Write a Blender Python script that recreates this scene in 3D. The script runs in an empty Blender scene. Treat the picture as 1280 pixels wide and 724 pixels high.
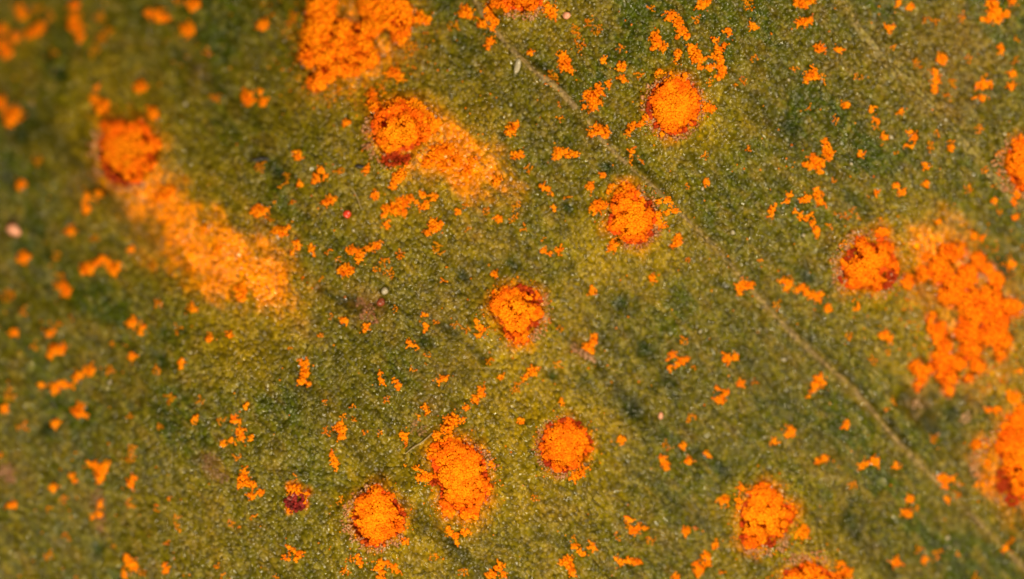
import bpy, math
import numpy as np

# ------------------------------------------------------------------ camera, light, exposure
scene = bpy.context.scene
col = scene.collection
rng = np.random.default_rng(7)
U = 0.01                       # one photograph pixel in scene units (1 unit = half a millimetre)
CAM_Z = 60.0

cd = bpy.data.cameras.new("camera"); cam = bpy.data.objects.new("camera", cd); col.objects.link(cam)
cam.location = (0, 0, CAM_Z); cd.sensor_width = 36.0; cd.lens = 36.0 * CAM_Z / 12.8
cd.clip_start = 1.0; cd.clip_end = 500.0
cd.dof.use_dof = True; cd.dof.focus_distance = CAM_Z - 0.09; cd.dof.aperture_fstop = 0.0215
scene.camera = cam

world = bpy.data.worlds.new("World"); scene.world = world; world.use_nodes = True
world.node_tree.nodes["Background"].inputs[0].default_value = (1.0, 0.93, 0.82, 1)
world.node_tree.nodes["Background"].inputs[1].default_value = 0.025

def lamp(name, loc, power, size, colour):
    ld = bpy.data.lights.new(name, 'AREA'); ld.shape = 'DISK'; ld.size = size; ld.energy = power; ld.color = colour
    o = bpy.data.objects.new(name, ld); col.objects.link(o); o.location = loc
    d = -np.array(loc); d = d / np.linalg.norm(d)
    from mathutils import Vector
    o.rotation_euler = Vector(d).to_track_quat('-Z', 'Y').to_euler()
    return o
lamp("gooseneck_lamp", (-8, -18, 19), 11200, 4.5, (1.0, 0.84, 0.58))
lamp("gooseneck_lamp", (18, 10, 19), 9800, 4.5, (1.0, 0.84, 0.58))

vs = scene.view_settings
vs.view_transform = 'Standard'; vs.look = 'None'; vs.exposure = 0.0; vs.gamma = 1.0; vs.use_curve_mapping = False
scene.render.engine = 'CYCLES'
scene.unit_settings.system = 'METRIC'; scene.unit_settings.scale_length = 0.0005

# ------------------------------------------------------------------ numpy noise
def _hash(ix, iy, seed):
    h = (ix.astype(np.int64) * 374761393 + iy.astype(np.int64) * 668265263 + seed * 1442695041) & 0xffffffff
    h = ((h ^ (h >> 13)) * 1274126177) & 0xffffffff
    h = ((h ^ (h >> 16)) * 2246822519) & 0xffffffff
    return ((h ^ (h >> 15)) & 0xffffff) / float(0xffffff)

def vnoise(x, y, seed=0):                       # smooth value noise, -1..1
    ix = np.floor(x); iy = np.floor(y); fx = x - ix; fy = y - iy
    ux = fx*fx*fx*(fx*(fx*6-15)+10); uy = fy*fy*fy*(fy*(fy*6-15)+10)
    a = _hash(ix, iy, seed); b = _hash(ix+1, iy, seed); c = _hash(ix, iy+1, seed); d = _hash(ix+1, iy+1, seed)
    return ((a*(1-ux)+b*ux)*(1-uy) + (c*(1-ux)+d*ux)*uy) * 2 - 1

def fbm(x, y, seed=0, octaves=4, gain=0.5):
    s = 0; amp = 1; tot = 0
    for o in range(octaves):
        ca, sa = math.cos(0.7*o+0.3), math.sin(0.7*o+0.3)
        s = s + amp * vnoise((x*ca - y*sa) * 2**o + 17*o, (x*sa + y*ca) * 2**o - 9*o, seed + 31*o)
        tot += amp; amp *= gain
    return s / tot

def worley(u, v, seed=0):                       # distance to nearest and second cell centre, nearest cell's id
    iu = np.floor(u); iv = np.floor(v)
    f1 = np.full(u.shape, 9.0); f2 = np.full(u.shape, 9.0); idc = np.zeros(u.shape)
    for a in (-1, 0, 1):
        for b in (-1, 0, 1):
            cu = iu + a; cv = iv + b
            pu = cu + 0.1 + 0.8*_hash(cu, cv, seed); pv = cv + 0.1 + 0.8*_hash(cu, cv, seed+5)
            d = np.hypot(pu-u, pv-v)
            near = d < f1
            f2 = np.where(near, f1, np.minimum(f2, d)); f1 = np.where(near, d, f1)
            idc = np.where(near, _hash(cu, cv, seed+11), idc)
    return f1, f2, idc

def sm(a, b, x):
    t = np.clip((x-a)/(b-a), 0, 1); return t*t*(3-2*t)

# ------------------------------------------------------------------ lie of the leaf (large form, photograph pixels -> height)
FORM = [(0,0,-115),(160,190,-64),(60,440,-52),(120,590,-38),(300,600,-10),(400,280,-8),(440,40,-55),(230,35,-78),(0,250,-85),
        (0,720,-58),(600,100,-10),(570,600,2),(840,130,2),(690,450,-22),(850,450,-25),(1010,410,-30),(1240,400,-42),(1180,600,-36),
        (1240,10,-34),(1000,200,-10),(1280,720,-48),(640,720,-8),(950,650,-24),(790,270,-8),(500,400,-6),(280,300,-34),(430,180,-12),
        (400,520,-6),(470,650,-2),(1100,120,-14),(720,20,-8)]
def form(X, Y):                                 # X, Y in pixels
    num = 0; den = 1e-9
    for (a, b, h) in FORM:
        w = np.exp(-((X-a)**2 + (Y-b)**2) / (2*105.0**2)) + 1e-5/(1+((X-a)**2+(Y-b)**2)/1e5)
        num = num + w*h; den = den + w
    return num/den                              # pixels
def to_world(px, py):                           # where the ray through a photograph pixel meets the leaf
    px = np.asarray(px, float); py = np.asarray(py, float)
    z = form(px, py) * U
    k = (CAM_Z - z) / CAM_Z
    return (px-640)*U*k, (362-py)*U*k
def W(px, py):                                  # same in "leaf pixels": world xy / U, y still downwards
    x, y = to_world(px, py); return x/U + 640, 362 - y/U

def polydist(X, Y, pts):
    best = np.full(X.shape, 1e9); side = np.zeros(X.shape); along = np.zeros(X.shape); s0 = 0
    for (x0, y0), (x1, y1) in zip(pts[:-1], pts[1:]):
        dx, dy = x1-x0, y1-y0; L = math.hypot(dx, dy)
        t = np.clip(((X-x0)*dx + (Y-y0)*dy)/(L*L), 0, 1)
        d = np.hypot(X-(x0+t*dx), Y-(y0+t*dy))
        s = ((X-x0)*dy - (Y-y0)*dx)/L
        m = d < best
        best = np.where(m, d, best); side = np.where(m, s, side); along = np.where(m, s0+t*L, along); s0 += L
    return best, side, along
def wp(pts):
    return [tuple(float(v) for v in W(a, b)) for a, b in pts]

# ------------------------------------------------------------------ pustules (photograph pixels)
# name, cx, cy, R, swell height px, rim arc list (deg, 0 = right, counter-clockwise), label, landmark phrase
PUST = {
 'P1': dict(c=(160,190), R=40, H=9, rim=[(150,300)], label="blurred orange rust pustule at the head of the long orange stain", mark="the stain-heading pustule",
   discs="600,45,60;660,60,60;560,0,55;640,120,55;700,20,55;590,150,35;720,90,45;680,160,30;560,60,50;600,-40,60;680,-50,50;760,-10,30;700,-70,40;640,-20,60;640,60,60;590,-70,40;545,-90,30", tile=(0,1)),
 'P2': dict(c=(498,170), R=36, H=9, rim=[(130,260)], label="orange pustule with dark red hollow and an orange stain spreading from its side", mark="the red-hollow pustule",
   discs="640,570,45;700,540,45;780,545,50;840,590,45;890,630,28;750,610,60;690,640,55;660,690,55;760,680,60;620,640,35;830,650,45;700,700,55", tile=(1,0)),
 'P3': dict(c=(842,134), R=32, H=8, rim=[(0,360)], label="round orange pustule with a complete dark red ring and pale frayed edge", mark="the red-ringed pustule",
   discs="800,440,60;850,450,60;880,500,50;870,560,55;820,610,50;770,600,50;740,540,50;750,480,45;810,520,90;790,650,30;850,420,30", tile=(2,0)),
 'P4': dict(c=(791,272), R=31, H=7, rim=[(20,110),(250,350)], label="ragged orange pustule close beside the pale brown vein", mark="the vein-side pustule",
   discs="570,240,42;545,300,45;590,380,65;650,390,55;530,400,40;640,330,45;600,440,45;570,210,25;500,410,25;680,370,35;640,470,30;610,320,45", tile=(2,1)),
 'P5': dict(c=(1084,333), R=37, H=9, rim=[(80,230),(300,350)], label="orange pustule with dark red-brown crevices beside the largest spore heap", mark="the creviced pustule",
   discs="520,590,60;450,620,55;480,660,50;570,530,32;570,450,24;600,510,25;620,600,32;540,680,40;420,690,32;460,490,25;500,540,40;400,600,30;590,570,30;480,570,35", tile=(3,1)),
 'P6': dict(c=(1282,207), R=32, H=8, rim=[(90,270)], label="pinkish orange pustule with pale tissue rim, partly out of view", mark="the pinkish pustule",
   discs="1270,60,58;1262,105,58;1290,150,60;1330,90,90;1272,20,40;1275,170,45;1255,80,45", tile=(3,1)),
 'P7': dict(c=(1268,585), R=44, H=9, rim=[(110,200)], label="deep orange pustule bordering a dark brown furrow, partly out of view", mark="the furrow-side pustule",
   discs="1220,30,60;1250,130,60;1190,60,40;1220,180,45;1250,220,40;1240,-40,60;1200,-20,35;1280,-80,50;1290,60,90;1300,170,80;1240,290,24;1280,270,45;1300,-20,70", tile=(3,3)),
 'P8': dict(c=(646,392), R=34, H=8, rim=[(300,400)], label="teardrop-shaped orange pustule with a pointed lower end", mark="the teardrop pustule",
   discs="-60,70,45;-20,120,50;0,180,40;30,80,55;100,110,40;40,180,42;20,240,32;55,250,24;20,30,40;60,30,28;-30,40,40;-70,50,30;100,30,22;70,130,40", tile=(2,2)),
 'P9': dict(c=(707,557), R=32, H=9, rim=[(120,290)], label="smooth round orange pustule with pale yellow crater centre and red rim", mark="the crater pustule",
   discs="270,10,60;220,20,50;310,20,50;330,70,50;290,110,50;240,120,50;200,80,45;190,50,40;260,60,80;270,-30,45;240,150,26;330,30,45", tile=(2,3)),
 'P10': dict(c=(471,648), R=34, H=10, rim=[(80,330)], label="oval orange pustule with white frayed rim and shadowed far shoulder", mark="the oval frayed pustule",
   discs="600,310,48;560,350,50;640,350,50;680,400,48;660,460,50;600,490,50;560,460,50;540,410,50;600,400,80;590,520,26;700,450,30;610,290,28", tile=(1,3)),
 'P11': dict(c=(574,597), R=40, H=9, rim=[(10,80)], label="tall heaped orange pustule trailing ragged spores at its foot", mark="the tall heaped pustule",
   discs="1000,100,75;1060,180,80;980,200,75;930,120,50;1040,290,70;1120,310,38;960,330,40;960,390,22;1050,390,38;1010,260,70;1080,110,50;980,50,35;1110,230,50;1140,270,25;900,90,30;1085,400,20", tile=(1,3)),
 'P12': dict(c=(954,650), R=36, H=8, rim=[(240,330)], label="orange pustule with ragged side lobes beside a dark groove", mark="the side-lobed pustule",
   discs="1230,330,50;1260,400,60;1190,400,40;1210,470,45;1190,540,32;1290,320,45;1300,390,50;1310,460,48;1240,510,35;1250,300,35;1330,400,40;1265,270,30;1375,400,32;1395,375,26;1345,440,28", tile=(2,3)),
 'P13': dict(c=(1012,735), R=38, H=8, rim=[(60,140)], label="orange pustule of which only the upper lobes are in view", mark="the half-seen pustule",
   discs="200,690,42;120,715,35;250,715,35;150,760,60;230,770,70;300,760,50;170,720,40;340,740,35;270,740,40", tile=(3,3)),
 'P14': dict(c=(654,-8), R=26, H=7, rim=[(200,330)], label="reddish orange pustule of which only a thin lower edge is in view", mark="the red sliver pustule",
   discs="1200,5,26;1260,10,34;1320,5,40;1380,12,36;1300,-40,60;1360,-40,60;1240,-40,50;1400,-20,30", tile=(1,0)),
 'D1': dict(c=(369,628), R=12, H=3, rim=[], label="small shrivelled dark red pustule capped with a few orange spores", mark="the shrivelled red pustule",
   discs="180,268,22;210,285,16;255,290,14;165,380,10;245,345,10;215,262,10", tile=(1,3)),
}
HEAPS = {
 'H1': dict(label="wide flat orange spore heap split by dark red creases", mark="the creased heap", tile=(1,0), c=(440,48),
   discs="320,60,65;300,160,65;270,280,50;340,260,65;420,240,55;330,390,36;290,420,32;360,370,32;440,345,28;490,350,20;430,150,50;520,220,55;570,290,42;540,160,50;600,100,60;660,60,70;720,140,48;720,190,30;690,20,60;560,30,40;330,0,60;740,60,40;600,-20,60;300,220,50;390,320,30;480,270,35;760,100,20"),
 'H2': dict(label="largest sprawling orange spore heap, reddish with scattered frayed lobes", mark="the largest heap", tile=(3,2), c=(1210,385),
   discs="780,-84,32;700,-44,26;850,-124,42;900,-184,42;960,-194,32;1050,-144,32;870,-74,50;1000,-74,50;1100,-104,30;1140,-44,32;930,-24,50;900,30,48;1000,60,62;1100,60,62;1200,90,42;1040,120,70;1150,150,52;1000,200,60;1100,220,52;1180,250,30;1010,300,52;950,370,36;1050,380,30;1160,320,26;870,360,50;850,210,42;880,280,36;910,440,34;900,500,20;860,430,20;800,400,22;740,380,26;770,440,22;755,475,16;1240,100,24;1000,445,16;820,140,18"),
}
def parse(s, tile, shrink=1.0):
    out = []
    for t in s.split(';'):
        t = t.strip()
        if not t: continue
        a = [float(v) for v in t.split(',')]
        out.append((a[0]/4 + 320*tile[0], a[1]/4 + 181*tile[1], a[2]/4*shrink))
    return out
# hollows where the spores have fallen out and the dark red cup shows (tile, quarter pixels)
GAPS = {'P1':((0,1),"590,180,42;560,140,32;735,100,20;530,100,22;620,200,26"),'P2':((1,1),"690,70,42;650,80,30;620,-110,22;640,-130,18;730,-100,14;750,70,24;780,10,14"),
 'P3':((2,0),"685,545,36;670,490,22;710,640,24;780,685,28;850,655,22;935,470,20;925,420,22;745,410,20;680,590,18;900,610,18"),
 'P4':((2,1),"640,505,26;700,460,26;712,330,15;515,290,16;565,515,20;690,290,14;500,360,12"),'P5':((3,1),"430,540,36;395,575,22;625,655,36;605,545,18;590,700,26;360,680,20;520,500,12"),
 'P6':((3,1),"1215,70,14;1240,170,18"),'P7':((3,3),"1180,260,40;1215,330,34;1150,200,22;1170,110,16;1210,-70,18;1240,180,14"),'P8':((2,2),"100,15,32;135,60,22;50,-5,24;115,170,20;-20,-15,20;80,70,12"),
 'P9':((2,3),"250,-80,26;330,-65,28;385,20,22;180,145,26;270,178,22;150,55,16;190,-50,20"),'P10':((1,3),"550,535,24;500,400,16;725,400,20;520,470,18;705,490,16;640,540,16;690,340,16"),
 'P11':((1,3),"890,235,22;1135,190,22;1105,60,26;925,50,16;1090,350,14;1010,400,16"),'P12':((2,3),"1160,440,22;1150,520,20;1350,480,22;1290,540,26;1170,350,16;1345,360,12"),
 'P13':((3,3),"260,690,16;90,690,16"),'P14':((1,0),"1250,20,14;1340,30,14"),
 'H1':((1,0),"400,300,17;290,350,18;620,180,22;430,60,24;580,200,16;725,120,20;500,150,12;345,350,14;690,110,12;460,190,11;640,220,20;250,240,12;470,40,14;560,90,12"),
 'H2':((3,2),"1060,180,20;950,180,24;910,240,20;1000,350,20;920,85,20;1080,150,12;930,130,24;1040,-60,16;860,-20,22;1200,-30,26;820,30,20;1130,-20,16;1000,0,14;1200,200,18;1080,300,14;940,310,16")}
for d in list(PUST.values()) + list(HEAPS.values()):
    d['d'] = parse(d['discs'], d['tile'])
    d['wc'] = tuple(float(v) for v in W(*d['c']))
for k_, (tile_, g_) in GAPS.items(): (PUST.get(k_) or HEAPS.get(k_))['g'] = parse(g_, tile_)

# ------------------------------------------------------------------ veins and furrows
VEIN = [(575,-40),(606,20),(652,75),(702,116),(758,180),(828,246),(900,316),(960,386),(1010,436),(1070,490),(1122,552),(1190,620),(1270,700),(1330,770)]
VEIN2 = [(1040,-20),(1092,62),(1162,132),(1242,222),(1300,285)]
VEIN3 = [(520,250),(560,305),(600,352),(640,400)]
FURROWS = [  # points, half width px, depth px
 ([(880,60),(930,112),(1000,170),(1060,240),(1095,285),(1140,345),(1180,420)], 7, 5.0),
 ([(-20,100),(60,165),(120,232),(190,298),(225,335)], 12, 6.5),
 ([(330,425),(370,465),(400,510),(450,575),(520,640),(590,705),(620,740)], 9, 4.5),
 ([(600,330),(660,372),(720,425),(775,490),(800,520)], 8, 3.5),
 ([(800,520),(860,560),(905,590)], 9, 3.5),
 ([(780,575),(860,640),(930,690),(960,724)], 7, 4.5),
 ([(1130,500),(1190,555),(1255,625),(1300,680)], 11, 7.0),
 ([(395,360),(430,378),(480,380),(530,394),(572,420),(605,450)], 6, 3.0),
 ([(a+6.5, b-6.0) for a, b in VEIN], 4.0, 2.6),
 ([(470,590),(505,625),(530,662)], 9, 3.0),
 ([(930,445),(980,505),(1040,570)], 8, 2.0),
 ([(1010,640),(1070,665),(1120,720)], 9, 3.0),
 ([(220,70),(260,95),(320,150)], 8, 3.0),
]
SOFT_DARK = [(790,515,13),(808,438,14),(780,378,18),(842,478,13),(1065,650,18),(710,260,8),(345,212,13),(435,378,10),(560,412,10),(75,95,14),(10,212,14),
             (50,287,10),(200,450,10),(985,160,16),(1105,300,14),(1255,330,14),(120,684,9),(60,70,9),(205,415,7),(60,540,14),(580,345,12),(760,210,10),(900,585,14),
             (1160,505,16),(300,320,10),(25,170,16),(640,330,9),(1010,345,12),(530,430,9),(690,470,8),(445,380,9),(1190,515,14)]
BROWN = [(460,385,22,0.9),(378,408,12,0.7),(258,575,14,0.8),(272,590,12,0.7),(122,630,9,0.8),(125,655,8,0.7),(8,590,18,0.8),(1150,500,20,0.7),(1215,505,14,0.7),
         (725,437,14,0.8),(595,295,7,0.6),(12,285,14,0.5),(930,640,14,0.6),(740,170,14,0.5),(560,380,30,0.3),(560,470,26,0.3),(1040,300,16,0.5),(535,510,18,0.5),
         (100,240,18,0.5),(185,310,18,0.7),(700,640,30,0.3),(1190,120,50,0.35),(1180,50,60,0.3),(1090,60,40,0.3),(510,70,25,0.4),(250,90,14,0.5)]
# yellowed tissue round the pustules (x, y, radius, strength)
YELLOW = [(160,190,95,.5),(250,290,80,.7),(330,380,75,.9),(300,420,50,.7),(560,205,90,.9),(480,250,70,.5),(470,120,70,.6),(400,110,60,.4),(842,134,70,.75),
          (880,150,45,.6),(791,290,75,.85),(740,330,45,.6),(830,330,40,.4),(646,430,85,.75),(665,480,55,.8),(707,557,80,.9),(640,560,45,.6),(650,620,40,.4),(471,648,75,.8),(540,690,60,.5),
          (574,597,80,.6),(954,650,75,.7),(1012,700,60,.8),(1084,333,75,.5),(1150,300,55,.9),(1210,385,110,.5),(1140,400,60,.4),(1262,590,80,.4),(700,20,40,.4),(650,20,60,.5),
          (1270,470,50,.6),(600,320,40,.3),(1130,470,60,.3),(20,60,60,.3),(120,130,60,.5),(250,650,90,.25),(520,20,40,.5),(700,700,60,.3),(430,560,40,.4)]
# orange tissue where the rust sits below the skin
STAIN = [([(165,205),(190,240),(210,268),(225,292)],32,.95),([(270,312),(300,330),(330,345)],40,1.0),([(222,290),(270,318)],34,.95),([(545,190),(575,205),(590,215)],36,1.0),([(610,215),(630,235)],20,.6),
         ([(1150,300),(1165,312)],18,.7),([(1180,330),(1230,420)],50,.45),([(440,20),(440,70)],55,.5),([(1262,585),(1275,600)],45,.7),([(345,355),(365,375)],20,.4),([(550,170),(570,180)],30,.7)]

def coords(lo, hi, ilo, ihi, fine):
    a = np.arange(ilo, ihi+fine*0.5, fine)
    left = []; x = ilo; s = fine
    while x > lo: s *= 1.09; x -= s; left.append(x)
    right = []; x = a[-1]; s = fine
    while x < hi: s *= 1.09; x += s; right.append(x)
    return np.array(left[::-1] + list(a) + right)
gx = coords(-620, 1900, -40, 1320, 1.7)         # leaf pixels
gy = coords(-560, 1290, -34, 758, 1.7)
GX, GY = np.meshgrid(gx, gy)                    # rows = y

CA, SA = math.cos(math.radians(48)), math.sin(math.radians(48))
def along_across(X, Y): return X*CA + Y*SA, -X*SA + Y*CA

def leaf_surface(X, Y):
    A, C = along_across(X, Y)
    zf = form(np.clip(X, -60, 1340), np.clip(Y, -60, 784))
    z = zf.copy()
    # broad swellings and streaks along the leaf's grain
    z += 5.0*fbm(A/95, C/60, 3, 3) + 2.4*fbm(A/46, C/15, 9, 3) + 1.1*fbm(A/22, C/9, 19, 2)
    # pustule swellings with a cup in the middle
    for d in PUST.values():
        cx, cy = d['wc']; R = d['R']; H = d['H']
        ang = np.arctan2(Y-cy, X-cx)
        r = np.hypot(X-cx, Y-cy) * (1 + 0.08*np.sin(2*ang+cx) + 0.06*np.sin(3*ang+cy)) + 2.5*fbm(X/9, Y/9, 71, 2)
        out = np.exp(-np.clip((r-R*0.98)/(0.55*R), 0, None)**2)
        z += H*np.where(r > R*0.98, out, 1.0) - np.where(r < R*1.0, 0.7*H*sm(R*1.0, R*0.70, r), 0)
    for d in HEAPS.values():
        cx, cy = d['wc']; r = np.hypot(X-cx, Y-cy); z += 5*np.exp(-(r/80)**2)
    vein_d, vein_s, _ = polydist(X, Y, wp(VEIN))
    z += 3.0*np.exp(-(vein_d/9)**2)
    v2, _, _ = polydist(X, Y, wp(VEIN2)); z += 2.2*np.exp(-(v2/11)**2)
    v3, _, _ = polydist(X, Y, wp(VEIN3)); z += 2.0*np.exp(-(v3/8)**2)
    z += 1.0*vnoise(A/260, C/6.5, 45) + 0.9*vnoise(A/200, C/15, 46)
    wob = 3.0*fbm(A/30, C/30, 44, 2)
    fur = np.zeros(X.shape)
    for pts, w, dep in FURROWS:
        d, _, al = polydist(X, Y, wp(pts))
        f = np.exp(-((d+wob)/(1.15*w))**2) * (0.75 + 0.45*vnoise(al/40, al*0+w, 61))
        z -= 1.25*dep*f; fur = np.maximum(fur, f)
    dark = np.zeros(X.shape)
    for (a, b, r) in SOFT_DARK:
        x, y = W(a, b); AA, CC = along_across(X-x, Y-y)
        q = np.clip(np.hypot(AA/1.4, CC) + 0.5*r*fbm(X/10, Y/10, 70, 3), 0, None)
        g = np.exp(-(q/(0.82*r))**2); dark = np.maximum(dark, g)
    z -= 3.0*dark
    # skin cells: little domes, drawn out along the grain
    warp = 2.2*fbm(X/40, Y/40, 5, 2)
    f1, f2, cid = worley((A+warp)/10.5, (C-warp)/7.5, 2)
    f1b, f2b, cidb = worley((A-warp)/13.0, (C+warp)/9.5, 21)
    mask = sm(-0.5, 0.5, fbm(X/70, Y/70, 81, 2))
    tall = 0.75 + 0.5*mask
    cell = (1 - (f1/0.75)**2) * (0.5 + 0.9*cid)
    z += 0.85*tall*cell
    bub = np.where(cidb > 0.62, np.clip(1-(f1b/0.42)**2, 0, 1)**0.7, 0)
    z += 1.3*bub
    return z, dict(zf=zf, A=A, C=C, cid=cid, cell=cell, bub=bub, fur=fur, dark=dark, vein=vein_d, v2=v2, v3=v3)

Z, S = leaf_surface(GX, GY)

def zleaf(x, y):                                 # leaf height (pixels) at leaf-pixel positions, from the mesh grid
    x = np.asarray(x, float); y = np.asarray(y, float)
    i = np.clip(np.searchsorted(gx, x)-1, 0, len(gx)-2); j = np.clip(np.searchsorted(gy, y)-1, 0, len(gy)-2)
    fx = np.clip((x-gx[i])/(gx[i+1]-gx[i]), 0, 1); fy = np.clip((y-gy[j])/(gy[j+1]-gy[j]), 0, 1)
    return (Z[j,i]*(1-fx)+Z[j,i+1]*fx)*(1-fy) + (Z[j+1,i]*(1-fx)+Z[j+1,i+1]*fx)*fy

# ------------------------------------------------------------------ tissue colour of the leaf
def mixc(c, k, t): return c*(1-t[..., None]) + np.array(k)*t[..., None]
def tissue(X, Y, S):
    A, C = S['A'], S['C']
    c = np.zeros(X.shape+(3,)) + np.array((0.110, 0.098, 0.0080))
    n1 = fbm(A/90, C/55, 101, 3); n2 = fbm(A/30, C/14, 111, 3); n3 = fbm(X/9, Y/9, 121, 2)
    c = mixc(c, (0.050, 0.076, 0.004), sm(-0.05, 0.5, n1)*0.9)          # greener
    c = mixc(c, (0.190, 0.125, 0.028), sm(0.05, 0.55, n2)*0.55)           # brownish streaks
    c = mixc(c, (0.040, 0.055, 0.004), sm(0.15, 0.65, -n2)*0.55)
    c = mixc(c, (0.240, 0.200, 0.070), sm(0.72, 1.0, S['cid'])*0.40)     # single pale cells
    c = mixc(c, (0.050, 0.060, 0.004), sm(0.28, 0.0, S['cid'])*0.40)
    c = mixc(c, (0.240, 0.190, 0.070), np.clip(S['bub'], 0, 1)*0.30)
    y = np.zeros(X.shape)
    for (a, b, r, s) in YELLOW:
        x0, y0 = W(a, b); q = np.hypot(X-x0, Y-y0)*(1+0.28*fbm(X/28, Y/28, 131, 2))
        y = 1-(1-y)*(1-s*np.exp(-(q/(0.9*r))**2))
    c = mixc(c, (0.370, 0.238, 0.004), np.clip(1.0*y, 0, 1)*(0.68+0.2*n3))
    # darker green in the flecks and along the furrows
    c = mixc(c, (0.020, 0.036, 0.001), S['dark']*0.95)
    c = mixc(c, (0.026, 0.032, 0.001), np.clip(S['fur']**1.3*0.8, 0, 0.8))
    for (a, b, r, s) in BROWN:
        x0, y0 = W(a, b); q = np.hypot(X-x0, Y-y0) + 0.6*r*fbm(X/9, Y/9, 151, 2)
        c = mixc(c, (0.230, 0.110, 0.045), s*0.75*np.exp(-np.clip(q/r, 0, None)**2))
    for pts, r, s in STAIN:
        d, _, _ = polydist(X, Y, wp(pts)); q = d + 0.9*r*fbm(A/34, C/22, 141, 3)
        t = s*np.exp(-(np.clip(q, 0, None)/(0.82*r))**2)
        c = mixc(c, (1.0, 0.285, 0.001), np.clip(1.1*t*(1.0+0.55*n3+0.4*(S['cid']-0.5)), 0, 0.96))
    for d in PUST.values():                                              # reddened tissue in and round each cup
        q = np.full(X.shape, 99.0)
        for (a, b, r) in d['d']:
            x0, y0 = W(a, b); q = np.minimum(q, np.hypot(X-x0, Y-y0)-r)
        q = q + d['R']                                                   # follows the outline of the spore mass
        c = mixc(c, (0.80, 0.20, 0.003), 0.80*np.exp(-(np.clip(q-0.92*d['R']+4*fbm(X/11, Y/11, 162, 2), 0, None)/(0.24*d['R']))**2))
        c = mixc(c, (0.52, 0.22, 0.006), 0.5*sm(1.55*d['R'], 1.05*d['R'], q+0.35*d['R']*fbm(X/14, Y/14, 161, 2)))
        c = mixc(c, (0.55, 0.075, 0.004), sm(1.10*d['R'], 0.90*d['R'], q+3.5*fbm(X/7, Y/7, 171, 2)))
    for d in HEAPS.values():                                             # reddened tissue below the big heaps
        D_ = np.array([(*W(a, b), r) for a, b, r in d['d']], float); q = np.full(X.shape, 99.0)
        for (a, b, r) in D_: q = np.minimum(q, np.hypot(X-a, Y-b)-r)
        c = mixc(c, (0.80, 0.135, 0.003), 0.92*sm(7, -3, q+4*fbm(X/9, Y/9, 172, 2)))
    for pts, w, k in ((S['vein'], 6.0, .75), (S['v2'], 8.0, .45), (S['v3'], 6.0, .35)):
        c = mixc(c, (0.25, 0.165, 0.060), k*np.exp(-(pts/w)**2)*(0.75+0.4*n3))
    c *= (1 + 0.16*n3 + 0.12*vnoise(A/260, C/6.5, 45))[..., None]
    return np.clip(c*np.array((0.70, 0.68, 0.27)), 0.002, 0.95)
TC = tissue(GX, GY, S)

# ------------------------------------------------------------------ mesh and material helpers
def mesh_np(name, verts, faces, nper, mat, parent=None, smooth=True, cols=None, extra=None):
    me = bpy.data.meshes.new(name); nv = len(verts)
    me.vertices.add(nv); me.vertices.foreach_set('co', np.ascontiguousarray(verts, np.float32).ravel())
    nf = len(faces); me.loops.add(nf*nper); me.polygons.add(nf)
    me.loops.foreach_set('vertex_index', np.ascontiguousarray(faces, np.int32).ravel())
    me.polygons.foreach_set('loop_start', np.arange(0, nf*nper, nper, dtype=np.int32))
    try: me.polygons.foreach_set('loop_total', np.full(nf, nper, np.int32))
    except Exception: pass
    me.polygons.foreach_set('use_smooth', np.full(nf, smooth))
    me.update(calc_edges=True); me.validate()
    if cols is not None:
        at = me.attributes.new('tissue', 'FLOAT_COLOR', 'POINT')
        c4 = np.ones((nv, 4), np.float32); c4[:, :3] = cols
        at.data.foreach_set('color', c4.ravel())
    me.materials.append(mat)
    o = bpy.data.objects.new(name, me); col.objects.link(o)
    if parent: o.parent = parent
    return o
def tag(o, label=None, cat=None, group=None, kind=None):
    if label: o['label'] = label
    if cat: o['category'] = cat
    if group: o['group'] = group
    if kind: o['kind'] = kind
    return o
def empty(name, x, y, z=None):
    o = bpy.data.objects.new(name, None); col.objects.link(o); o.empty_display_size = 0.1
    zz = float(zleaf(x, y)) if z is None else z
    o.location = ((x-640)*U, (362-y)*U, zz*U); return o

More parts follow.
